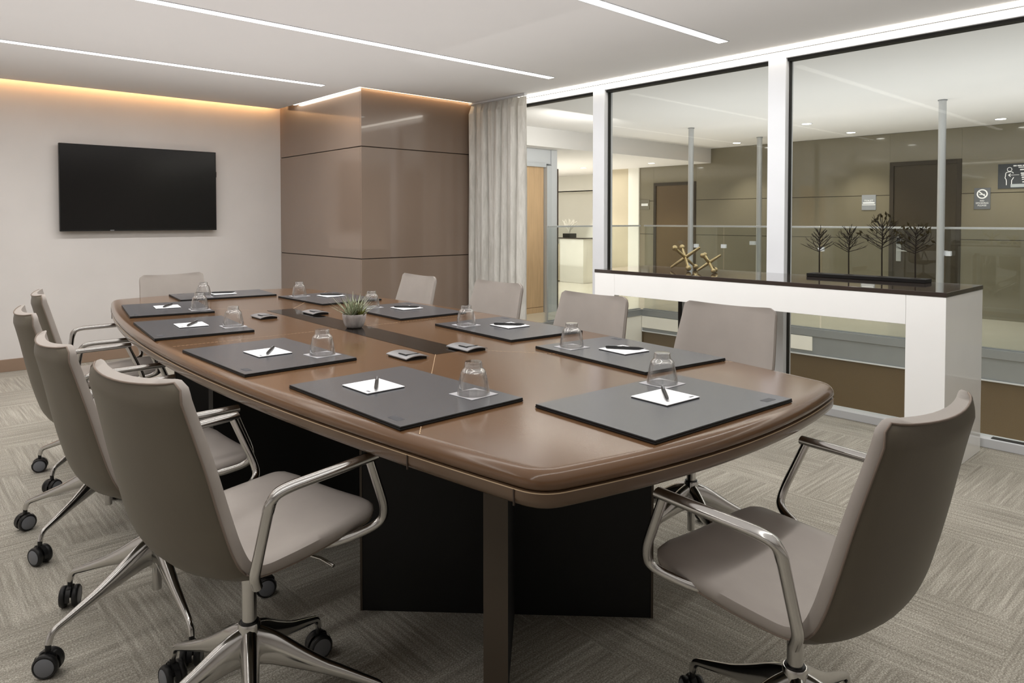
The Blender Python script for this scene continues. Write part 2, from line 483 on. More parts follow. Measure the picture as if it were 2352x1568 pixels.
b = BM(); bb(b, -.066, .066, -.735, .735, ZT-.001, ZT+.0008); obj('centre_inlay', b, M_inlay, table)
def ribbon(b, pts, w, z):
    for i in range(len(pts)-1):
        p, q = Vector(pts[i]), Vector(pts[i+1]); L = (q-p).length; d = (q-p).normalized(); n = Vector((-d.y, d.x))*w/2
        k = max(1, int(L/.014))
        for j in range(k):
            s = p+d*(L*j/k); e = p+d*(L*(j+.72)/k)
            vs = [b.verts.new((v.x, v.y, z)) for v in (s-n, e-n, e+n, s+n)]; b.faces.new(vs)
seams = []
for sx in (-1, 1):
    seams.append([(sx*.066, -.02), (sx*(hw(0)-.03), -.02)])
    for sy in (-1, 1): seams.append([(sx*.066, sy*.735), (sx*(hw(1.44)-.03), sy*1.44)])
for s in seams:
    b = BM(); ribbon(b, s, .0018, ZT+.0006); obj('stitching', b, M_thread, table)
b = BM()
rg = [offs(-.0004), offs(.0004)]
n = len(OUT)
for k in range(n):
    vs = [b.verts.new((p.x, p.y, z)) for p, z in ((rg[0][k], ZT-.0345), (rg[0][(k+1) % n], ZT-.0345), (rg[0][(k+1) % n], ZT-.0365), (rg[0][k], ZT-.0365))]
    b.faces.new(vs)
obj('edge_stitching', b, M_thread, table)
for sx in (-1, 1):           # vertical joints in the edge band
    for sy in (-1, 1):
        for t0 in (1.44, 1.72):
            b = BM(); box(b, (sx*(hw(t0)-.0006), sy*t0, ZT-.051), (.003, .0025, .03)); obj('edge_joint', b, M_groove, table)
for sy in (-1, 1):
    ped = None
    b = BM()
    for a in (45, -45): box(b, (0, sy*1.02, (ZT-.0715)/2), (.88, .056, ZT-.0715), R(a)-TA)
    ped = obj('pedestal', b, M_blackd, table); ped['label'] = 'black crossed panel pedestal'
    for a in (45, 135, 225, 315):
        b = BM(); d = Vector((math.cos(R(a)-TA), math.sin(R(a)-TA), 0))
        box(b, Vector((0, sy*1.02, (ZT-.0715)/2))+d*.443, (.007, .060, ZT-.07155), R(a)-TA); e = obj('edge_strip', b, M_strip, ped)
b = BM(); bb(b, -.56, .43, -.03, .02, 0, ZT-.0715); pn = obj('modesty_panel', b, M_blackd, table); pn['label'] = 'black cross panel under the middle'

# ------------------------------------------------------------------ office chair
def shell_profile():
    P = [(.228, .505), (.215, .511), (.12, .506), (-.03, .499), (-.116, .497), (-.140, .545), (-.183, .70), (-.238, .887)]
    P = [Vector((0, y, z)) for y, z in P]
    fl = fillet(P, [0, .01, .04, .05, .036, .036, .1, 0], 7)
    out = [fl[0]]
    # resample evenly
    L = [0]
    for i in range(1, len(fl)): L.append(L[-1]+(fl[i]-fl[i-1]).length)
    n = 64; res = []
    j = 0
    for k in range(n+1):
        s = L[-1]*k/n
        while j < len(L)-2 and L[j+1] < s: j += 1
        f = (s-L[j])/max(1e-9, L[j+1]-L[j]); res.append(fl[j].lerp(fl[j+1], f))
    return res, L[-1]
PROF, PLEN = shell_profile()
NS = len(PROF)-1
def lerp_tab(tab, s):
    for i in range(len(tab)-1):
        if s <= tab[i+1][0]:
            f = (s-tab[i][0])/(tab[i+1][0]-tab[i][0]); f = f*f*(3-2*f); return tab[i][1]*(1-f)+tab[i+1][1]*f
    return tab[-1][1]
SPLIT = min(range(NS+1), key=lambda i: abs(PROF[i].y+.121)+abs(PROF[i].z-.505))
SJ = SPLIT/NS
W_TAB = [(0, .204), (.25, .211), (SJ, .213), (.7, .206), (1, .190)]
B_TAB = [(0, .004), (.2, .014), (SJ*.8, .026), (SJ+.05, .045), (.6, .045), (1, .032)]
T_TAB = [(0, .022), (.08, .040), (.3, .046), (SJ, .040), (.6, .040), (.95, .036), (1, .024)]
NU = 14
def shell_rings():
    rings = []; edge = []
    for i in range(NS+1):
        s = i/NS; p = PROF[i]
        t = (PROF[min(i+1, NS)]-PROF[max(i-1, 0)]).normalized()
        nrm = Vector((0, t.z, -t.y))              # towards the sitter (up on the seat, forward on the back)
        if nrm.z < 0 and s < SJ: nrm = -nrm
        if s >= SJ and nrm.y < 0: nrm = -nrm
        w = lerp_tab(W_TAB, s); c = lerp_tab(B_TAB, s); T = lerp_tab(T_TAB, s)
        for d, r in ((s*PLEN, .055), ((1-s)*PLEN, .022)):
            if d < r: w -= r-math.sqrt(max(0, r*r-(r-d)**2))
        inner = []; outer = []
        for k in range(NU+1):
            u = -1+2*k/NU; u = math.copysign(1-(1-abs(u))**1.25, u) if abs(u) < 1 else u
            base = -c*(1-u*u)
            edgef = max(0, (abs(u)-.82)/.18)
            th = T*(1-.18*edgef**2)
            drop = T*.26*edgef**2.2
            inner.append(p+Vector((u*w, 0, 0))+nrm*(base-drop))
            outer.append(p+Vector((u*(w-.003*edgef), 0, 0))+nrm*(base-th))
        re = (inner[-1]+outer[-1])*.5+Vector((.004, 0, 0)); le = (inner[0]+outer[0])*.5-Vector((.004, 0, 0))
        rings.append(inner+[re]+outer[::-1]+[le]); edge.append((outer[0].copy(), outer[-1].copy(), inner[0].copy(), inner[-1].copy()))
    return rings, edge
RINGS, EDGE = shell_rings()
def shell_mesh(i0, i1, cap0, cap1):
    b = BM(); g = [[b.verts.new(v) for v in RINGS[i]] for i in range(i0, i1+1)]
    m = len(g[0])
    for i in range(len(g)-1):
        for k in range(m): b.faces.new((g[i][k], g[i][(k+1) % m], g[i+1][(k+1) % m], g[i+1][k]))
    def cap(r):
        for k in range(NU): b.faces.new((r[k], r[k+1], r[NU+1+NU-k], r[NU+2+NU-k]))
        b.faces.new((r[NU], r[NU+1], r[NU+2])); b.faces.new((r[0], r[2*NU+2], r[2*NU+3]))
    if cap0: cap(g[0])
    if cap1: cap(g[-1])
    return b

def shell_part(i0, i1, cap0, cap1):
    """one upholstered half of the shell; the outer (under/behind) side takes the second material"""
    b = shell_mesh(i0, i1, cap0, cap1)
    return b

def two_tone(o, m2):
    """faces of the outer skin get the shade-darkened leather"""
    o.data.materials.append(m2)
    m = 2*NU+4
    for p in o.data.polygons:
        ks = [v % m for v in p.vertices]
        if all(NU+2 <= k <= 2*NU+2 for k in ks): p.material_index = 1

def make_caster():
    """caster standing at the origin, wheel axis along x, stem going up"""
    b = BM()
    tube(b, [(0, 0, .060), (0, 0, .082)], .0075, 10)
    # hood over the wheels
    segs = 10; g = []
    for i in range(segs+1):
        a = R(-10+200*i/segs); g.append([b.verts.new((x, math.cos(a)*.0345, .032+math.sin(a)*.0345)) for x in (-.0065, .0065)])
    for i in range(segs): b.faces.new((g[i][0], g[i][1], g[i+1][1], g[i+1][0]))
    tube(b, [(-.0225, 0, .032), (.0225, 0, .032)], .006, 8)
    bx = box(b, (0, .006, .050), (.013, .03, .026), 0, .003)
    return b
def wheel_bm(sx):
    b = BM()
    M = Matrix.Translation((sx*.008, 0, .032)) @ Matrix.Rotation(sx*PI/2, 4, 'Y')
    lathe(b, [(0, 0), (.024, 0), (.030, .002), (.032, .005), (.032, .012), (.030, .0165), (.027, .018), (.0255, .0165), (0, .0165)], 24, M)
    return b
def cap_bm(sx):
    b = BM()
    M = Matrix.Translation((sx*.008, 0, .032)) @ Matrix.Rotation(sx*PI/2, 4, 'Y')
    lathe(b, [(0, .0168), (.0235, .0168), (.0245, .0173), (.0235, .0178), (0, .0180)], 24, M)
    return b

def make_chair():
    t = thing('office_chair', 'chair', 'chair', (0, 0, 0), 0, 'swivel chairs around the conference table')
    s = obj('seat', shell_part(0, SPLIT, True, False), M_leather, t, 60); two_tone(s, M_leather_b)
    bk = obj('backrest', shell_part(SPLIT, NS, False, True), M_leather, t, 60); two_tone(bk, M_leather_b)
    # piping round the outer edge of the back
    b = BM()
    L = [EDGE[i][0] for i in range(SPLIT, NS+1)]; Rr = [EDGE[i][1] for i in range(NS, SPLIT-1, -1)]
    m = 2*NU+4
    top = [RINGS[NS][NU+2+k].copy() for k in range(NU, -1, -1)]
    tube(b, L[:-1]+top+Rr[1:], .0022, 6); obj('piping', b, M_pipe, bk, 180)
    b = BM(); L = [EDGE[i][0] for i in range(SPLIT, -1, -1)]; Rr = [EDGE[i][1] for i in range(0, SPLIT+1)]
    top = [RINGS[0][NU+2+k].copy() for k in range(NU, -1, -1)]
    tube(b, L[:-1]+top+Rr[1:], .0022, 6); obj('piping', b, M_pipe, s, 180)
    for sx in (-1, 1):
        b = BM()
        back = fillet([(sx*.228, -.128, .472), (sx*.237, -.140, .500), (sx*.262, -.118, .656), (sx*.268, -.086, .667), (sx*.271, .03, .669), (sx*.271, .142, .671)], [0, .012, .035, .03, .05, 0], 6)
        fl = []
        for p in back:
            f = min(1, max(0, (p.z-.60)/.06)); f = f*f
            fl.append((.0108+.000*f, .0108+.0045*f))
        tube(b, back, None, 12, True, (0, .3, 1), fl)
        front = fillet([(sx*.269, .128, .668), (sx*.260, .184, .535), (sx*.244, .186, .496), (sx*.208, .10, .474), (sx*.16, .05, .466)], [0, .03, .035, .04, 0], 6)
        tube(b, front, .0102, 12)
        obj('armrest', b, M_chrome, t, 50)
    b = BM(); box(b, (0, -.01, .447), (.17, .20, .022), 0, .006); box(b, (0, 0, .430), (.09, .13, .022), 0, .006); obj('tilt_mechanism', b, M_black, t, 40)
    b = BM(); tube(b, [(.05, .03, .440), (.20, .05, .440), (.235, .055, .432)], .004, 8); obj('height_lever', b, M_chrome, t, 60)
    b = BM(); lathe(b, [(0, .245), (.0165, .245), (.0165, .44), (0, .44)], 20); obj('gas_column', b, M_chrome, t, 40)
    b = BM(); lathe(b, [(0, .264), (.0215, .264), (.0220, .268), (.0205, .271), (.0175, .2715), (0, .2715)], 20); obj('collar', b, M_black, t, 40)
    base = empty('star_base'); base.parent = t
    b = BM(); lathe(b, [(0, .160), (.020, .160), (.026, .175), (.0285, .205), (.027, .240), (.0255, .262), (.0235, .268), (0, .268)], 24); lathe(b, [(0, .088), (.0125, .088), (.0130, .090), (.0130, .165), (0, .165)], 18); obj('hub', b, M_chrome, base, 45)
    for i in range(5):
        a = 2*PI*i/5; ca, sa = math.cos(a), math.sin(a)
        pr = fillet([(.006, .212), (.05, .206), (.13, .168), (.296, .108), (.309, .099), (.309, .078)], [0, .02, .04, .012, .012, 0], 5)if False else None
        path = fillet([(.004, 0, .214), (.045, 0, .208), (.13, 0, .172), (.300, 0, .108), (.309, 0, .080)], [0, .03, .05, .016, 0], 6)
        pts = [(p.x*ca, p.x*sa, p.z) for p in path]
        fl = []
        for p in path:
            f = min(1, p.x/.25)
            fl.append((.042*(1-f)**1.5+.0095, .0155*(1-f)+.0088))
        b = BM(); tube(b, pts, None, 12, True, None if False else (ca*.3, sa*.3, 1), fl); obj('leg', b, M_chrome, base, 60)
    for i in range(5):
        a = 2*PI*i/5
        c = obj('caster', make_caster(), M_black, t, 40)
        rz = random.uniform(0, 2*PI)
        c.location = (.309*math.cos(a), .309*math.sin(a), 0); c.rotation_euler = (0, 0, rz)
        for sx in (-1, 1):
            b = wheel_bm(sx); o = obj('wheel', b, M_black, c, 40)
            cb = cap_bm(sx); o2 = obj('wheel_cap', cb, M_hubcap, c, 40)
    return t
chair0 = make_chair()
# x, y, facing (deg, 0 = +Y), star base direction (deg, world), label
CH = [
 (.636, 1.606, -79, -38.8, .014, 'taupe swivel chair at the left front, its whole seat and a chrome armrest in view'),
 (.622, 2.276, -89, 54, -.008, 'taupe swivel chair second from the front on the left side of the table'),
 (.672, 3.085, -92, 143, -.010, 'taupe swivel chair third from the front on the left side of the table'),
 (.825, 3.80, -97, 142.6, -.012, 'taupe swivel chair on the left side closest to the television wall'),
 (1.416, .676, -4, 3.3, -.015, 'taupe swivel chair at the near head of the table with its back turned'),
 (1.398, 4.36, 187, 20, -.014, 'taupe swivel chair at the far head of the table before the television wall'),
 (2.160, 1.42, 91, 24, -.004, 'taupe swivel chair on the right side nearest the right console leg'),
 (2.090, 2.045, 89, 14, -.006, 'taupe swivel chair on the right side at the left end of the white console'),
 (2.185, 2.79, 88, 44, -.006, 'taupe swivel chair on the right side in front of the curtain'),
 (2.140, 3.46, 85, 35, -.006, 'taupe swivel chair on the right side in front of the lacquer column'),
]
for i, (x, y, a, ba, dz, lab) in enumerate(CH):
    if i == 0:
        o = chair0; o.location = (x, y, 0); o.rotation_euler = (0, 0, R(a)); o['label'] = lab
    else:
        o = dup(chair0, (x, y, 0), R(a), lab, 'swivel chairs around the conference table')
    rel = R(ba-a); k = 0
    for ch in o.children:
        if ch.name.split('.')[0] in ('seat', 'backrest', 'armrest', 'tilt_mechanism', 'height_lever'): ch.location = (0, 0, min(dz, .002) if ch.name.startswith('armrest') else dz)
        if ch.name.startswith('star_base'): ch.rotation_euler = (0, 0, rel)
        if ch.name.startswith('caster'):
            aa = rel+2*PI*k/5; k += 1
            ch.location = (.309*math.cos(aa), .309*math.sin(aa), 0)
            rr = random.Random(i*17+k); ch.rotation_euler = (0, 0, rr.uniform(0, 2*PI))

# ------------------------------------------------------------------ place settings
ZP = ZT+.0005
def make_pad():
    t = thing('desk_pad', 'pad', 'desk pad', (0, 0, ZP), 0, 'leather desk pads laid round the table')
    w, d = .52, .36
    b = BM(); box(b, (0, 0, .0023), (w, d, .0044), 0, .0012); obj('base_board', b, M_padedge, t)
    b = BM(); box(b, (0, 0, .0066), (w-.001, d-.001, .0036), 0, .0012); obj('fold_board', b, M_padedge, t)
    b = BM(); box(b, (0, 0, .0086), (w-.003, d-.003, .0008), 0, .0003); obj('writing_surface', b, M_pad, t)
    b = BM(); box(b, (w/2-.06, -d/2+.030, .00912), (.040, .020, .0003)); obj('embossed_mark', b, M_emboss, t)
    return t
def make_note():
    t = thing('note_pad', 'note', 'note pad', (0, 0, 0), 0, 'white note pads on the desk pads')
    b = BM(); box(b, (0, 0, .0011), (.124, .110, .0022)); obj('backing_card', b, M_padedge, t)
    b = BM(); box(b, (0, 0, .0031), (.125, .111, .0016)); obj('sheet', b, M_paper, t)
    b = BM(); box(b, (.046, -.043, .00395), (.017, .007, .0002)); obj('printed_mark', b, M_ink, t)
    return t
def make_pen():
    t = thing('pen', 'pen', 'pen', (0, 0, 0), 0, 'black pens on the note pads')
    def L(prof, name, m):
        b = BM(); lathe(b, prof, 14, Matrix.Rotation(-PI/2, 4, 'X')); bmesh.ops.translate(b, vec=(0, 0, .0052), verts=b.verts); obj(name, b, m, t, 40)
    L([(0, -.066), (.0035, -.066), (.0047, -.06), (.0050, -.01), (.0050, .03), (.0045, .045), (.0018, .060), (0, .060)], 'barrel', M_black)
    L([(0, .060), (.0012, .060), (.0006, .068), (0, .068)], 'tip', M_silver)
    b = BM(); box(b, (0, -.045, .0108), (.0028, .036, .0012), 0, .0004); obj('clip', b, M_silver, t)
    return t
def make_coaster():
    b = BM(); box(b, (0, 0, .0006), (.088, .088, .0012), 0, .0005); o = obj('coaster', b, M_coaster)
    tag(o, 'coaster', 'coaster', 'square coasters under the tumblers'); return o
def make_glass():
    b = BM()
    lathe(b, [(.0368, .0), (.0365, .006), (.0335, .028), (.0300, .046), (.0275, .056), (.0240, .0605), (.0212, .0635), (.0200, .067), (.0195, .0765), (.0183, .0790), (.010, .0795), (0, .0792),
              ], 32)
    lathe(b, [(.0346, .0), (.0340, .008), (.0312, .028), (.0278, .046), (.0250, .0535), (.018, .0560), (0, .0565)], 32)
    # join the lip
    bmesh.ops.remove_doubles(b, verts=b.verts, dist=1e-6)
    es = [e for e in b.edges if len(e.link_faces) == 1]
    bmesh.ops.bridge_loops(b, edges=es)
    bmesh.ops.scale(b, vec=(1.12, 1.12, 1.03), verts=b.verts)
    o = obj('tumbler', b, M_glass, None, 40)
    o.data.materials.append(M_glass2)
    for p in o.data.polygons:
        if p.center.z > .0535: p.material_index = 1
    tag(o, 'tumbler', 'drinking glass', 'upturned tumblers on the desk pads'); return o

# seat: (pad centre, rotation deg of pad with user looking along local +Y), glass, note, pen (centre, direction deg), place phrase
PL = [
 ((.995, 1.511), -89.3, (1.109, 1.362), (.964, 1.597), (.966, 1.585, -123), 'nearest on the left side'),
 ((.951, 2.234), -89.3, (1.075, 2.093), (.956, 2.240), (.960, 2.230, -123), 'second from the front on the left side'),
 ((.973, 3.030), -96.5, (1.094, 2.900), (.974, 3.041), (.974, 3.030, -126), 'third from the front on the left side'),
 ((1.081, 3.735), -99.7, (1.181, 3.560), (1.089, 3.755), (1.090, 3.752, -126), 'at the far end of the left side'),
 ((1.408, .998), -3.0, (1.554, 1.113), (1.433, 1.017), (1.436, 1.020, -139), 'at the near head of the table'),
 ((1.525, 4.200), 173.0, (1.390, 4.125), (1.535, 4.215), (1.535, 4.210, -26), 'at the far head of the table'),
 ((1.844, 1.465), 83.3, (1.772, 1.643), (1.853, 1.482), (1.857, 1.478, -57), 'nearest on the right side'),
 ((1.912, 2.135), 86.0, (1.821, 2.283), (1.939, 2.144), (1.932, 2.136, -50), 'second from the front on the right side'),
 ((1.915, 2.880), 88.0, (1.842, 3.065), (1.950, 2.915), (1.948, 2.906, -47), 'third from the front on the right side'),
 ((1.905, 3.625), 91.0, (1.812, 3.800), (1.945, 3.680), (1.950, 3.678, -44), 'at the far end of the right side'),
]
pad0 = note0 = pen0 = coa0 = gla0 = None
for i, (pc, pr, gp, np_, pn, where) in enumerate(PL):
    lp = 'charcoal leather desk pad '+where; ln = 'white note pad '+where; le = 'black pen lying on the note pad '+where
    lc = 'grey square coaster under the glass '+where; lg = 'clear upturned tumbler '+where
    z1 = ZP+.0091; z2 = z1+.0041; z3 = z1+.0013
    if i == 0:
        pad0, note0, pen0, coa0, gla0 = make_pad(), make_note(), make_pen(), make_coaster(), make_glass()
        objs = (pad0, note0, pen0, coa0, gla0)
        for o, l in zip(objs, (lp, ln, le, lc, lg)): o['label'] = l
    else:
        objs = tuple(dup(o, (0, 0, 0), 0, l) for o, l in zip((pad0, note0, pen0, coa0, gla0), (lp, ln, le, lc, lg)))
    p, nn, e, c, g = objs
    p.location = (pc[0], pc[1], ZP); p.rotation_euler = (0, 0, R(pr))
    nn.location = (np_[0], np_[1], z1); nn.rotation_euler = (0, 0, R(pr))
    e.location = (pn[0], pn[1], z2); e.rotation_euler = (0, 0, R(pn[2]-90))
    c.location = (gp[0], gp[1], z1); c.rotation_euler = (0, 0, R(pr+2))
    g.location = (gp[0], gp[1], z3); g.rotation_euler = (0, 0, R(i*13))

# flip-up socket covers
def make_cover():
    t = thing('socket_cover', 'cover', 'socket cover', (0, 0, ZT), 0, 'silver socket covers along the centre inlay')
    b = BM(); g = []; w, d = .085, .125
    for i in range(9):
        u = -1+2*i/8; g.append([(u*w/2, .008+.007*(1-u*u)), ])
    top = [[b.verts.new((q[0][0], y, q[0][1])) for y in (-d/2, d/2)] for q in g]
    bot = [[b.verts.new((q[0][0], y, q[0][1]-.003)) for y in (-d/2, d/2)] for q in g]
    for i in range(8):
        b.faces.new((top[i][0], top[i+1][0], top[i+1][1], top[i][1])); b.faces.new((bot[i][0], bot[i][1], bot[i+1][1], bot[i+1][0]))
        for j in (0, 1): b.faces.new((top[i][j], bot[i][j], bot[i+1][j], top[i+1][j]))
    b.faces.new((top[0][0], top[0][1], bot[0][1], bot[0][0])); b.faces.new((top[-1][0], bot[-1][0], bot[-1][1], top[-1][1]))
    obj('plate', b, M_silver, t, 30)
    b = BM(); box(b, (0, 0, .004), (w-.01, d-.012, .008)); obj('foot', b, M_blackd, t)
    b = BM()
    box(b, (0, -d/2+.030, .0152), (.046, .0055, .001)); box(b, (-.023, -d/2+.052, .0140), (.0055, .048, .0016)); obj('finger_slot', b, M_blackd, t)
    return t
cv0 = make_cover()
for i, (x, y, lab) in enumerate([
    (1.283, 1.915, 'silver socket cover left of the near end of the black inlay'),
    (1.514, 1.896, 'silver socket cover right of the near end of the black inlay'),
    (1.322, 3.13, 'silver socket cover left of the far end of the black inlay'),
    (1.560, 3.10, 'silver socket cover right of the far end of the black inlay')]):
    if i == 0: cv0.location = (x, y, ZT); cv0.rotation_euler = (0, 0, TA); cv0['label'] = lab
    else: dup(cv0, (x, y, ZT), TA, lab)

# succulent in a ribbed pot
def make_plant():
    t = thing('potted_succulent', 'small spiky succulents in a ribbed grey pot on the black inlay', 'plant', (1.472, 2.585, ZT+.001))
    b = BM(); seg = 64
    prof = [(0, 0), (.030, 0), (.037, .006), (.044, .022), (.0485, .042), (.0495, .056), (.0485, .0575), (.0455, .0565), (.0445, .046), (0, .046)]
    rings = []
    for r, z in prof:
        if r == 0: rings.append([b.verts.new((0, 0, z))]*seg); continue
        f = 1.0 if z < .054 else .3
        rings.append([b.verts.new((r*(1-.085*f*abs(math.sin(11*a/2+.4)))*math.cos(a), r*(1-.085*f*abs(math.sin(11*a/2+.4)))*math.sin(a), z)) for a in [2*PI*k/seg for k in range(seg)]])
    for i in range(len(rings)-1):
        for k in range(seg):
            vs = []
            for v in (rings[i][k], rings[i][(k+1) % seg], rings[i+1][(k+1) % seg], rings[i+1][k]):
                if v not in vs: vs.append(v)
            if len(vs) > 2: b.faces.new(vs)
    obj('pot', b, M_pot, t, 50)
    b = BM(); lathe(b, [(0, .050), (.02, .051), (.0443, .048)], 24); obj('soil', b, M_soil, t)
    def rosette(c, n, L, wid, up, m, name, jitter=.25, rng=random.Random(3)):
        b = BM()
        for i in range(n):
            a = i*2.39996; el = up[0]+(up[1]-up[0])*(i/n)+rng.uniform(-jitter, jitter)*.3
            l = L*(.75+.5*rng.random())*(.7+.5*math.cos(el))
            d = Vector((math.cos(a)*math.cos(el), math.sin(a)*math.cos(el), math.sin(el)))
            side = Vector((-math.sin(a), math.cos(a), 0)); nn = d.cross(side)
            segs = 5; rows = []
            for j in range(segs+1):
                f = j/segs; w = wid*(1-f)**.8*(.6+1.0*f*(1-f)*2)+.0003
                p = Vector(c)+d*(l*f)+Vector((0, 0, .25*l*f*f*(1 if el < .9 else 0)))
                rows.append([b.verts.new(p-side*w), b.verts.new(p-nn*w*.5), b.verts.new(p+side*w), b.verts.new(p+nn*w*.25)])
            for j in range(segs):
                for k in range(4): b.faces.new((rows[j][k], rows[j][(k+1) % 4], rows[j+1][(k+1) % 4], rows[j+1][k]))
            b.faces.new(rows[0]); b.faces.new(rows[-1])
        obj(name, b, m, t, 50)
    rosette((.000, .012, .050), 64, .080, .0036, (.15, 1.5), M_leaf, 'spiky_rosette')
    rosette((-.024, -.014, .050), 36, .056, .0036, (.2, 1.4), M_leaf, 'spiky_rosette', rng=random.Random(5))
    rosette((.026, .006, .050), 34, .060, .0034, (.2, 1.4), M_leaf, 'spiky_rosette', rng=random.Random(8))
    rosette((.014, -.024, .050), 22, .030, .0085, (.05, 1.3), M_leafd, 'broad_rosette', rng=random.Random(9))
make_plant()

# ------------------------------------------------------------------ console by the glass wall
cy0_, cy1_ = 1.052, 3.185; cxf, cxb = 3.665, 4.245; HC = .864
con = thing('console_table', 'long white console with a glossy dark top standing against the glass wall', 'console', ((cxf+cxb)/2, (cy0_+cy1_)/2, 0))
ox, oy = (cxf+cxb)/2, (cy0_+cy1_)/2
def cpart(name, m, x0, x1, y0, y1, z0, z1, bev=.0015):
    b = BM(); bb(b, x0-ox, x1-ox, y0-oy, y1-oy, z0, z1, bev); return obj(name, b, m, con)
cpart('top', M_ctop, cxf-.002, cxb, cy0_-.002, cy1_+.002, HC-.022, HC)
cpart('front_apron', M_white, cxf, cxf+.02, cy0_+.172, cy1_-.172, .700, HC-.0225)
cpart('top_board', M_white, cxf+.021, cxb, cy0_+.172, cy1_-.172, .75, HC-.0225)
cpart('leg', M_white, cxf, cxb, cy0_, cy0_+.171, 0.001, HC-.0225)
cpart('leg', M_white, cxf, cxf+.05, cy1_-.171, cy1_, 0.001, HC-.0225)
p_ = cpart('support_post', M_blackd, 4.17, 4.20, 2.830, 2.857, .001, .749); p_['label'] = 'black support post'
cpart('support_post', M_steelm, 4.175, 4.205, 2.790, 2.829, .001, .749)

# brass jacks
def make_jack(name, lab, loc, L, rb, rr, rot):
    t = thing(name, lab, 'ornament', loc, 0, 'gold jack ornaments on the console')
    A = rot
    axes = [A @ Vector((1, 0, 0)), A @ Vector((0, 1, 0)), A @ Vector((0, 0, 1))]
    zmin = min(min((v*L).z-rb, (v*-L).z-rb) for v in axes[:2]); zmin = min(zmin, min((axes[2]*L*1.08).z, (axes[2]*-L*1.08).z)-rr)
    o = Vector((0, 0, -zmin+.0005))
    for v in axes[:2]:
        b = BM(); tube(b, [o-v*L, o-v*L*.5, o, o+v*L*.5, o+v*L], [rr*.8, rr, rr*1.15, rr, rr*.8], 12)
        for s in (-1, 1): sphere(b, o+v*L*s, rb)
        obj('ball_rod', b, M_gold, t, 50)
    v = axes[2]
    b = BM(); tube(b, [o-v*L*1.08, o-v*L*1.0, o, o+v*L*1.0, o+v*L*1.08], [rr*.7, rr*.9, rr*1.25, rr*.9, rr*.7], 10); obj('plain_rod', b, M_gold, t, 50)
from mathutils import Euler
def jack_rot(a):
    # three mutually square axes, all leaning so that the piece rests on three tips
    z = Vector((.55, .35, .76)).normalized()
    base = Vector((1, 1, 1)).normalized().rotation_difference(Vector((0, 0, 1))).to_matrix()
    return Matrix.Rotation(a, 3, 'Z') @ base
make_jack('jack_ornament', 'larger gold jack ornament with ball tips on the console', (4.02, 2.70, HC+.0005), .112, .0195, .0095, jack_rot(R(62)))
make_jack('jack_ornament', 'smaller gold jack ornament leaning beside the larger one', (3.95, 2.475, HC+.0005), .082, .0155, .0085, jack_rot(R(70)))

# wire tree sculpture
def make_trees():
    bx, by, L, W = 4.165, 1.60, .64, .10
    t = thing('tree_sculpture', 'row of four black wire trees on a long black base', 'sculpture', (bx, by, HC+.0005))
    b = BM(); box(b, (0, 0, .010), (W, L, .020), 0, .002); obj('base', b, M_blackd, t)
    for i, (yy, hh, leaves, sp) in enumerate([(.265, .265, 0, .085), (.095, .27, 0, .09), (-.085, .325, 26, .12), (-.255, .28, 30, .10)]):
        rng = random.Random(20+i)
        b = BM(); lb = BM()
        z0 = .020
        tube(b, [(0, yy, z0), (.001, yy+.002, z0+hh*.4), (-.001, yy-.001, z0+hh*.7), (0, yy, z0+hh)], [.0042, .0038, .003, .0012], 8)
        lathe(b, [(.0, z0+.004), (.012, z0+.004), (.030, z0+.0012), (.031, z0), (0, z0)], 12, Matrix.Translation((0, yy, 0)))
        ends = [Vector((0, yy, z0+hh))]
        nb = 26
        for k in range(nb):
            f = k/nb; zb = z0+hh*(.46+.44*f)
            a = k*2.4+rng.random()*.6
            l = sp*(1.05-.55*f)*(.8+.4*rng.random()); el = R(20+24*f+rng.uniform(-8, 8))
            # branches lie mostly in the plane of the row
            d = Vector((math.cos(a)*.45*math.cos(el), math.copysign(max(.35, abs(math.sin(a))), math.sin(a))*math.cos(el), math.sin(el))).normalized()
            p0 = Vector((0, yy, zb)); p1 = p0+d*l*.5; p2 = p0+d*l+Vector((0, 0, .01*rng.random()))
            tube(b, [p0, p1, p2], [.0022, .0017, .0010], 6)
            ends.append(p2)
            for q in range(2):
                s = p0+d*l*(.4+.3*q); dd = (d+Vector((rng.uniform(-.3, .3), rng.uniform(-.6, .6), rng.uniform(.1, .7)))).normalized()
                e = s+dd*l*.42; tube(b, [s, e], [.0014, .0009], 5); ends.append(e)
        tr = obj('tree', b, M_iron, t, 50)
        for k in range(leaves):
            e = ends[(k*7) % len(ends)] if k else ends[0]
            d = Vector((rng.uniform(-.3, .3), rng.uniform(-.7, .7), rng.uniform(-.1, 1))).normalized()
            sd = d.cross(Vector((1, 0, 0))).normalized(); up = d.cross(sd)
            l = .030; ring = []
            v0 = lb.verts.new(e); v1 = lb.verts.new(e+d*l)
            m1 = [lb.verts.new(e+d*l*.45+sd*.0068), lb.verts.new(e+d*l*.45+up*.002), lb.verts.new(e+d*l*.45-sd*.0068), lb.verts.new(e+d*l*.45-up*.001)]
            for q in range(4):
                lb.faces.new((v0, m1[q], m1[(q+1) % 4])); lb.faces.new((v1, m1[(q+1) % 4], m1[q]))
        if leaves: obj('leaves', lb, M_leafm, tr, 40)
        else: lb.free()
make_trees()

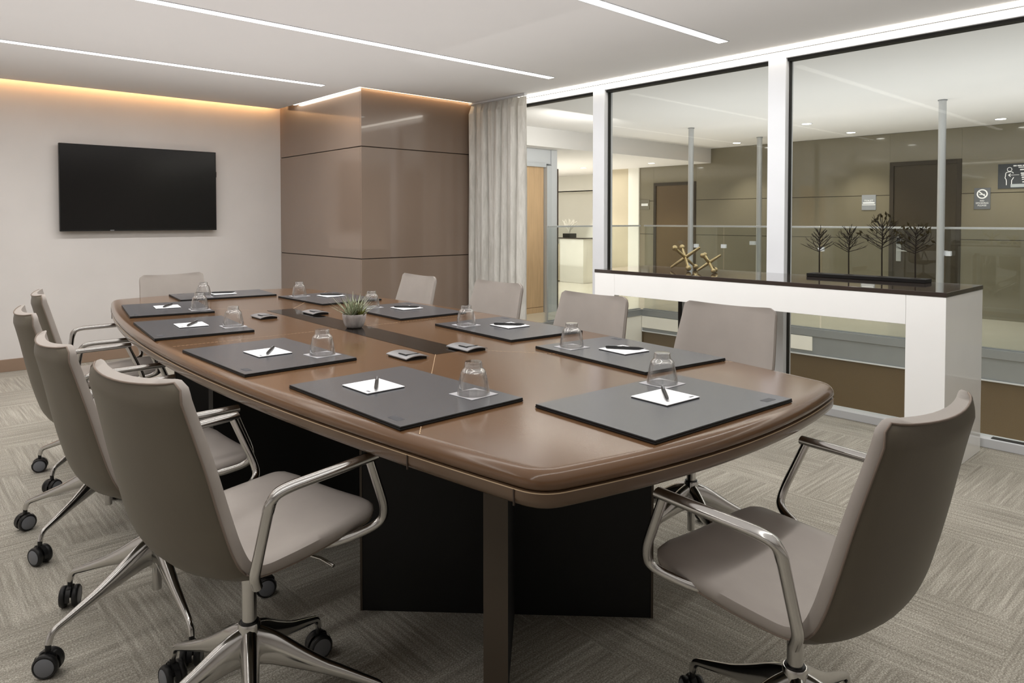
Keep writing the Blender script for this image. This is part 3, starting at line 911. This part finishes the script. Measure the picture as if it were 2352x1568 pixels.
# ------------------------------------------------------------------ atrium beyond the glass
XS, XW, CA = 7.62, 9.975, 2.34      # slab edge, far wall, corridor ceiling
YB = 5.80                           # edge of the bridge floor on the left
YS = 6.23                           # face of the dropped soffit
Y0A, Y1A = -5.0, 13.0
bm = BM(); bb(bm, XS, XW+.1, Y0A, YB, -.05, 0); bb(bm, XG+.07, 12.2, YB, Y1A, -.05, 0)
struct('floor_2', bm, M_stone, label='cream stone floor of the gallery beyond the glass', cat='floor')
bm = BM(); bb(bm, XG+.07, XW+.2, Y0A, YS, CA, CA+.08)
struct('ceiling_2', bm, M_ceil, label='white gallery ceiling beyond the glass', cat='ceiling')
bm = BM(); bb(bm, XG+.11, 12.2, YS, Y1A, 2.11, CA+.08)
struct('ceiling_3', bm, M_ceil, label='lower white ceiling over the far left of the gallery', cat='ceiling')
# slab edges
fas = tag(empty('trim_2', (XS, 2, 0)), 'grey steel edge of the gallery floor', 'slab edge', None, 'structure')
def fpart(name, m, x0, x1, y0, y1, z0, z1):
    b = BM(); bb(b, x0-XS, x1-XS, y0-2, y1-2, z0, z1, .002); obj(name, b, m, fas)
fpart('upper_band', M_steelm, XS-.03, XS, Y0A, YB-.03, -.07, .012)
fpart('cream_panel', M_cream, XS-.028, XS-.013, 3.47, YB-.03, -.23, -.075)
fpart('fascia', M_steelm, XS-.012, XS, Y0A, YB-.03, -.27, -.071)
fpart('lower_lip', M_frame, XS-.03, XS, Y0A, YB-.03, -.285, -.271)
fpart('bridge_band', M_steelm, XG+.07, XS-.03, YB-.03, YB, -.07, .012)
fpart('bridge_fascia', M_cream, XG+.07, XS-.012, YB-.02, YB, -1.1, -.071)
bm = BM(); bb(bm, XS+.01, XS+.06, Y0A, YB, -3.6, -.285)
struct('wall_lower', bm, M_oliveb, label='brown lacquered wall of the storey below', cat='wall')
bm = BM(); bb(bm, XG+.07, XS+.05, Y0A, Y1A, -3.7, -3.6)
struct('floor_3', bm, M_stone, label='floor of the storey below', cat='floor')
bm = BM(); bb(bm, XG-.02, XG+.07, Y0A, Y1A, -3.6, -.07)
struct('wall_edge', bm, M_cream, label='cream wall below the glass front', cat='wall')
bm = BM(); bb(bm, XG+.07, XS+.05, YB+.02, YB+.06, -3.6, -.4)
struct('wall_under_bridge', bm, M_cream, label='cream wall below the bridge', cat='wall')
bm = BM(); bb(bm, XG-.02, 12.2, Y0A-.1, Y0A, -3.6, CA)
struct('wall_atrium_near', bm, M_cream, label='end wall of the gallery', cat='wall')

# far olive wall made of three lacquer courses
fw = tag(empty('wall_far', (XW, 3, 0)), 'glossy olive brown panelled wall across the gallery', 'wall', None, 'structure')
D2 = (2.715, 3.545, 1.955); D1 = (6.50, 7.34, 1.83)
YWE = 7.64
def wallseg(name, m, x0, x1, y0, y1, z0, z1):
    b = BM(); bb(b, x0-XW, x1-XW, y0-3, y1-3, z0, z1, .002); return obj(name, b, m, fw)
wallseg('core', M_groove, XW+.012, XW+.10, Y0A, YWE, 0, CA)
for z0, z1 in ((0, .954), (.961, 1.522), (1.529, CA-.002)):
    for y0, y1 in ((Y0A, D2[0]), (D2[1], D1[0]), (D1[1], YWE)):
        wallseg('lacquer_panel', M_olive, XW, XW+.02, y0, y1, z0, z1 if y0 < YS-.5 and y1 < 6.6 else min(z1, 2.109))
wallseg('lintel_panel', M_olive, XW, XW+.02, D2[0], D2[1], D2[2], CA-.002)
wallseg('lintel_panel', M_olive, XW, XW+.02, D1[0], D1[1], D1[2], 2.109)
# doors
def dark_door(name, y0, y1, h, lab, handle):
    t = tag(empty(name, (XW, (y0+y1)/2, 0)), lab, 'door', None, 'structure')
    w = (y1-y0)/2
    b = BM(); bb(b, -.01, .03, -w, -w+.05, 0, h, .002); bb(b, -.01, .03, w-.05, w, 0, h, .002); bb(b, -.01, .03, -w+.05, w-.05, h-.05, h, .002); obj('door_frame', b, M_dframe, t)
    b = BM(); bb(b, .006, .011, -w+.05, w-.05, 0.002, h-.05); lf = obj('door_leaf', b, M_ddoor if handle else M_oliveb, t)
    if handle:
        hd = empty('door_handle'); hd.parent = t
        b = BM(); bb(b, -.010, .006, w-.15, w-.09, .66, .98, .006); obj('lock_plate', b, M_steel, hd)
        b = BM(); tube(b, [(-.01, w-.12, .80), (-.05, w-.12, .80), (-.055, w-.24, .80)], .009, 10); obj('lever', b, M_steel, hd, 50)
        b = BM(); bb(b, -.022, -.010, w-.145, w-.095, .885, .975, .006); obj('card_reader', b, M_black, hd)
dark_door('door_1', D2[0], D2[1], D2[2], 'dark brown door with a card lock in the olive wall', True)
dark_door('door_2', D1[0], D1[1], D1[2], 'brown recessed door at the left end of the olive wall', False)

# white wall block, beige return and niche wall at the far left
bm = BM(); bb(bm, XW-.03, XW+.3, YWE, YWE+.23, 0, 2.11)
struct('wall_pier', bm, M_cream, label='white wall pier left of the olive wall', cat='wall')
bm = BM(); bb(bm, XW+.0, XW+.3, YWE+.23, 8.36, 0, 2.11)
struct('wall_pier_beige', bm, M_beige, label='beige wall beside the white pier', cat='wall')
bm = BM(); bb(bm, 10.75, 10.85, 8.3, Y1A, 1.78, 2.11); bb(bm, 10.95, 11.05, 8.3, Y1A, 0, 1.78); bb(bm, XW+.3, 10.95, 8.25, 8.3, 0, 2.11)
bb(bm, 10.75, 10.95, 8.3, Y1A, 1.78, 1.80)
struct('wall_niche', bm, M_cream, label='cream niche wall washed by a downlight', cat='wall')
bm = BM(); bb(bm, 10.93, 10.95, 8.3, Y1A, 0, .09)
struct('baseboard_niche', bm, M_wood, label='oak baseboard under the niche wall', cat='baseboard')
bm = BM(); bb(bm, XG, 12.2, Y1A, Y1A+.1, -.05, CA)
struct('wall_atrium_end', bm, M_cream, label='cream wall at the end of the gallery', cat='wall')

# oak door with a white frame seen through the first pane
dr = tag(empty('door_3', (6.2, 6.50, 0)), 'pale oak door leaf in a white metal frame', 'door', None, 'structure')
def dpart(name, m, x0, x1, y0, y1, z0, z1, bev=.002):
    b = BM(); bb(b, x0-6.2, x1-6.2, y0-6.5, y1-6.5, z0, z1, bev); return obj(name, b, m, dr)
dpart('door_leaf', M_wood, 5.2, 6.47, 6.50, 6.54, .075, 1.88)
dpart('bottom_rail', M_wood, 5.2, 6.47, 6.50, 6.54, .0, .07)
dpart('frame_post', M_dfr, 6.475, 6.56, 6.44, 6.56, 0, 1.90)
dpart('frame_post', M_frame, 6.565, 6.67, 6.45, 6.56, 0, 2.108)
dpart('frame_head', M_dfr, 5.2, 6.47, 6.45, 6.56, 1.88, 1.925)
dpart('transom', M_frame, 5.2, 6.565, 6.47, 6.56, 1.926, 2.108)
dpart('dark_return', M_groove, 6.675, 6.715, 6.47, 6.60, 0, 1.87)
bm = BM(); bb(bm, XG+.11, 6.6, 6.62, 6.68, 0, 2.108)
struct('wall_oak_backing', bm, M_cream, label='cream wall behind the oak door', cat='wall')

# posts
def post(x, y, lab, clips):
    t = thing('steel_post', lab, 'post', (x, y, -.27), 0, 'steel posts along the gallery edge')
    b = BM(); lathe(b, [(0, 0), (.033, 0), (.033, CA+.262), (0, CA+.262)], 20); obj('tube', b, M_steel, t, 40)
    b = BM(); lathe(b, [(0, CA+.262), (.040, CA+.262), (.040, CA+.269), (0, CA+.269)], 20); obj('ceiling_collar', b, M_steelm, t, 40)
    for yy in clips:
        b = BM(); box(b, (.045, yy, .27+.88), (.045, .05, .045), 0, .004); obj('glass_clip', b, M_frame, t)
post(7.555, 5.0, 'steel post behind the gold ornaments, seen through the middle pane', (-.055,))
post(7.555, 2.225, 'steel post right of the wire trees, seen through the right pane', (-.055,))
t3 = thing('steel_post', 'slimmer looking steel post near the olive wall, left of the thick white mullion', 'post', (9.09, 4.917, .001), 0, 'steel posts along the gallery edge')
b = BM(); lathe(b, [(0, 0), (.036, 0), (.036, CA-.01), (0, CA-.01)], 20); obj('tube', b, M_steel, t3, 40)
b = BM(); lathe(b, [(0, CA-.01), (.043, CA-.01), (.043, CA-.002), (0, CA-.002)], 20); obj('ceiling_collar', b, M_steelm, t3, 40)
b = BM(); box(b, (-.05, .06, .88), (.05, .08, .05), 0, .004); obj('glass_clip', b, M_frame, t3)

# glass railing
def railing(name, lab, x0, y0, x1, y1, n):
    t = thing(name, lab, 'railing', (x0, y0, .0))
    dx, dy = x1-x0, y1-y0; L = math.hypot(dx, dy); a = math.atan2(dy, dx)
    t.rotation_euler = (0, 0, a)
    b = BM(); bb(b, 0, L, -.014, .014, 1.113, 1.133, .003); obj('handrail', b, M_steel, t)
    for i in range(n):
        s = L*i/n; e = L*(i+1)/n
        b = BM(); bb(b, s+.012, e-.012, -.006, .006, .02, 1.112); obj('glass_panel', b, M_pane2, t)
        if i:
            b = BM(); bb(b, s-.03, s+.03, -.018, .018, .86, .905, .003); obj('glass_clip', b, M_frame, t)
    b = BM(); bb(b, 0, L, -.018, .018, .0, .02, .002); obj('shoe', b, M_steelm, t)
    return t
railing('glass_railing', 'long glass railing with a thin steel rail across the gallery edge', XS+.03, Y0A+.1, XS+.03, YB-.02, 9)
railing('glass_railing', 'short glass railing turning along the bridge at the left', 5.87, YB+.03, XS, YB+.03, 2)
b = BM(); bb(b, 5.84, 5.866, YB+.016, YB+.044, .0, 1.133, .002); o = obj('railing_end_post', b, M_steel); tag(o, 'thin steel end post of the short railing by the oak door', 'post')

# downlights
def downlight(x, y, z, lab, glow=True):
    t = thing('downlight', lab, 'downlight', (x, y, z), 0, 'recessed downlights in the gallery ceiling')
    b = BM(); lathe(b, [(.0, -.001), (.052, -.001), (.056, -.004), (.064, -.004), (.066, 0), (0, 0)], 20); obj('ring', b, M_frame, t, 40)
    b = BM(); lathe(b, [(0, -.0045), (.05, -.0045), (.05, -.0015), (0, -.0015)], 20); obj('lens', b, M_down, t, 40)
    l = bpy.data.lights.new('downlight_beam', 'SPOT'); l.energy = 58; l.spot_size = R(96); l.spot_blend = .7; l.shadow_soft_size = .05; l.color = (1, .93, .82)
    lo = bpy.data.objects.new('downlight_beam', l); C.objects.link(lo); lo.location = (x, y, z-.02)
downlight(8.23, 3.856, CA, 'brightest downlight, right of the thick mullion in the gallery ceiling')
downlight(9.478, 3.85, CA, 'second downlight right of the thick mullion, nearer the olive wall')
downlight(9.46, 2.20, CA, 'downlight in the gallery ceiling right of the tall steel post')
downlight(9.506, 5.507, CA, 'downlight left of the thick mullion, near the slim steel post')
downlight(9.27, 6.87, 2.11, 'downlight in the lower ceiling above the recessed dark door')
downlight(9.234, 8.295, 2.11, 'downlight in the lower ceiling above the white pedestal')
# spot washing the niche wall
l = bpy.data.lights.new('niche_beam', 'SPOT'); l.energy = 130; l.spot_size = R(70); l.spot_blend = .5; l.color = (1, .95, .86)
lo = bpy.data.objects.new('niche_beam', l); C.objects.link(lo); lo.location = (10.6, 9.0, 2.05); lo.rotation_euler = (0, R(-14), 0)

# white pedestal with a coral ornament
t = thing('display_pedestal', 'white box pedestal with a dark top near the niche wall', 'pedestal', (10.1, 9.36, 0))
b = BM(); bb(b, -.18, .35, -.45, .16, .002, .84, .003); obj('body', b, M_cream, t)
b = BM(); bb(b, -.20, .37, -.47, .18, .841, .862, .002); obj('top', b, M_ctop, t)
b = BM(); bb(b, -.19, .2, .165, .72, .02, .72, .003); obj('side_unit', b, M_beige, t)
t = thing('coral_ornament', 'white branching coral ornament on a dark block upon the pedestal', 'ornament', (10.1, 9.44, .8625))
b = BM(); bb(b, -.10, .10, -.10, .08, 0, .075, .003); obj('block', b, M_black, t)
b = BM(); rng = random.Random(4)
for k in range(16):
    a = rng.uniform(0, 2*PI); p = Vector((0, 0, .075)); d = Vector((math.cos(a)*.3, math.sin(a)*.45, 1)).normalized(); pts = [p.copy()]
    for q in range(4):
        p = p+d*.075; d = (d+Vector((rng.uniform(-.5, .5), rng.uniform(-.6, .6), rng.uniform(-.1, .3)))).normalized(); pts.append(p.copy())
    tube(b, pts, [.012, .010, .008, .007, .005], 6)
obj('coral', b, M_cream, t, 60)

# signs on the olive wall
SM = lambda y, z: Matrix.Translation((XW-.0095, y, z)) @ Matrix.Rotation(-PI/2, 4, 'Z') @ Matrix.Rotation(PI/2, 4, 'X')
def sign(name, lab, y0, y1, z0, z1, m):
    t = thing(name, lab, 'sign', (XW, (y0+y1)/2, (z0+z1)/2))
    b = BM(); bb(b, -.008, -.0005, -(y1-y0)/2, (y1-y0)/2, -(z1-z0)/2, (z1-z0)/2, .001); obj('plate', b, m, t)
    return t
LM = lambda dy, dz: Matrix.Translation((-.0088, dy, dz)) @ Matrix.Rotation(-PI/2, 4, 'Z') @ Matrix.Rotation(PI/2, 4, 'X')
def ringbm(b, r0, r1, M, seg=36, a0=0, a1=2*PI):
    vs = []
    for k in range(seg+1):
        a = a0+(a1-a0)*k/seg; vs.append((b.verts.new(M @ Vector((r0*math.cos(a), r0*math.sin(a), 0))), b.verts.new(M @ Vector((r1*math.cos(a), r1*math.sin(a), 0)))))
    for k in range(seg): b.faces.new((vs[k][0], vs[k][1], vs[k+1][1], vs[k+1][0]))
def barbm(b, x0, z0, x1, z1, w, M):
    d = Vector((x1-x0, z1-z0)).normalized(); n = Vector((-d.y, d.x))*w/2
    b.faces.new([b.verts.new(M @ Vector((q[0], q[1], 0))) for q in ((x0-n.x, z0-n.y), (x1-n.x, z1-n.y), (x1+n.x, z1+n.y), (x0+n.x, z0+n.y))])
t = sign('no_smoking_sign', 'grey no smoking sign with a barred white circle on the olive wall', 2.408, 2.578, 1.331, 1.588, M_signg)
b = BM(); Mx = LM(0, .055); ringbm(b, .044, .058, Mx); barbm(b, -.038, .034, .038, -.034, .012, Mx); barbm(b, -.030, -.006, .030, -.006, .010, Mx); obj('barred_circle', b, M_signw, t)
b = BM(); text_bm(b, 'NO', .028, LM(0, -.028)); text_bm(b, 'SMOKING', .030, LM(0, -.056)); text_bm(b, 'PLEASE', .030, LM(0, -.084)); obj('lettering', b, M_signw, t)
t = sign('toilet_sign', 'small pale grey sign left of the door with the card lock', 3.714, 3.896, 1.334, 1.538, mat('sign_pale', (142, 145, 149), .5, var=.02))
b = BM(); text_bm(b, 'TOILET', .036, LM(0, .022)); barbm(b, -.075, .0, .075, .0, .016, LM(0, -.006)); barbm(b, -.085, .0, .085, .0, .008, LM(0, -.032)); obj('lettering', b, M_signw, t)
t = sign('room_sign', 'small olive grey sign beside the recessed dark door', 7.43, 7.625, 1.38, 1.55, mat('sign_olive', (112, 108, 96), .5, var=.02))
b = BM(); barbm(b, -.07, .0, .07, .0, .016, LM(0, .010)); barbm(b, -.07, .0, .07, .0, .014, LM(0, -.012)); obj('lettering', b, M_signw, t)
# larger slate notice, cut by the right edge of the view
t = sign('distancing_sign', 'large slate notice with an outlined figure and arrow at the right edge', 1.86, 2.335, 1.572, 1.862, M_signd)
b = BM(); fx = -.122
Mx = LM(0, 0)
def Lm(x, z): return LM(-x, z)
ringbm(b, .020, .026, Lm(fx, .080))
def pl(pts, w):
    for p, q in zip(pts[:-1], pts[1:]): barbm(b, p[0], p[1], q[0], q[1], w, LM(0, 0))
body_l = [(-.012, .050), (-.030, .046), (-.038, .034), (-.040, .0), (-.045, -.018), (-.034, -.036), (-.030, -.06), (-.030, -.105)]
body_r = [(-.012, .050), (.014, .052), (.030, .046), (.038, .032)]
leg_r = [(.042, -.014), (.030, -.036), (.022, -.05), (.020, -.105)]
for S in (body_l, body_r, leg_r): pl([(fx+p[0], p[1]) for p in S], .007)
pl([(fx-.008, .012), (fx+.095, .012)], .004)
for s in (-1, 1): pl([(fx-.010, .012), (fx+.012, .012+s*.018)], .007)
obj('figure_outline', b, M_signw, t)
b = BM()
# lines too small to read in the photograph: white strokes broken into word lengths
for z, x0, x1, h in ((.120, -.085, .20, .014), (.100, -.035, .19, .010), (.072, -.02, .17, .014), (.030, -.012, .17, .013), (.008, -.008, .17, .014), (-.018, -.002, .14, .013), (-.042, .0, .10, .009), (-.072, .005, .11, .011)):
    rng = random.Random(int(z*1000)+500); x = x0
    while x < x1-.01:
        e = min(x1, x+rng.uniform(.025, .06)); barbm(b, x, z, e, z, h, LM(0, 0)); x = e+.007
obj('lettering', b, M_signw, t)
b = BM(); bb(b, -.0092, -.0082, -.2, .11, -.132, -.094); obj('footer_band', b, mat('sign_band', (172, 178, 182), .5, var=.05), t)

# ------------------------------------------------------------------ lamps
def area(name, loc, sx, sy, e, rot=(0, 0, 0), col=(1, 1, 1)):
    l = bpy.data.lights.new(name, 'AREA'); l.shape = 'RECTANGLE'; l.size = sx; l.size_y = sy; l.energy = e; l.color = col
    o = bpy.data.objects.new(name, l); C.objects.link(o); o.location = loc; o.rotation_euler = rot; return o
def up(name, loc, sx, sy, e, col=(.98, .985, 1), spread=130):
    o = area(name, loc, sx, sy, e, (PI, 0, 0), col); o.data.spread = R(spread); o.visible_glossy = False; return o
for y_, x0_, x1_ in ((5.30, -1.4, 2.745), (3.835, -1.4, 3.9), (2.355, -1.4, 3.9), (.87, -1.4, 3.9)):
    o = area('strip_lamp', ((x0_+x1_)/2, y_, CZ-.006), x1_-x0_, .064, 25 if y_ < 1 else 37, (0, 0, 0), (.985, .99, 1)); o.visible_glossy = False
up('ceiling_fill', (1.0, 2.3, .95), 4.6, 7.0, 64)  # upward fill added in mid-air to brighten the ceiling, no fixture there
o = area('console_fill', (2.7, 2.0, 2.22), .25, 4.2, 18, (0, R(-62), 0), (1, .99, .97)); o.visible_glossy = False; o.data.spread = R(95)  # added fill that brightens the console and white frames, not a fitting
up('gallery_up_fill', (6.9, 1.5, .1), 3.5, 8.0, 112, (.92, .96, 1))  # unseen uplight added to lift the gallery ceiling
up('gallery_up_fill', (8.4, 9.2, .3), 3.0, 4.5, 60, (1, .96, .9))  # second unseen uplight, added for the far end of the gallery
o = area('gallery_fill', (6.0, 2.0, 2.28), 2.2, 7.0, 40, (0, 0, 0), (1, .98, .94)); o.visible_glossy = False  # overhead fill added to the gallery besides its downlights
o = area('gallery_fill', (8.6, 9.3, 2.05), 2.5, 3.0, 40, (0, 0, 0), (1, .95, .87)); o.visible_glossy = False  # unseen warm fill added over the niche end
o = area('gallery_fill', (5.7, 5.0, 2.0), 1.0, .5, 14, (R(75), 0, 0), (1, .97, .93)); o.visible_glossy = False  # unseen fill aimed at the oak door, added to brighten it
o = area('lower_fill', (5.6, 1.0, -2.4), 2.0, 4.0, 34, (0, R(70), 0), (1, .82, .58)); o.visible_glossy = False  # warm fill added for the storey below, no fitting modelled

w = bpy.data.worlds.new('world'); bpy.context.scene.world = w; w.use_nodes = True
w.node_tree.nodes['Background'].inputs[0].default_value = (1, .98, .95, 1); w.node_tree.nodes['Background'].inputs[1].default_value = .25

# ------------------------------------------------------------------ camera
F = 1620.0
cam = bpy.data.cameras.new('camera'); co = bpy.data.objects.new('camera', cam); C.objects.link(co)
cam.sensor_width = 36.0; cam.sensor_fit = 'HORIZONTAL'; cam.lens = 36.0*F/2352.0
cam.shift_y = -(784.0-547.0)/2352.0
cam.clip_start = .05; cam.clip_end = 60
co.location = (0, 0, 1.2)
co.rotation_euler = (PI/2-math.atan(42.0/F), 0, -R(42.3))
bpy.context.scene.camera = co
vs = bpy.context.scene.view_settings
vs.view_transform = 'Standard'; vs.look = 'None'; vs.exposure = 0.0; vs.gamma = 1.0
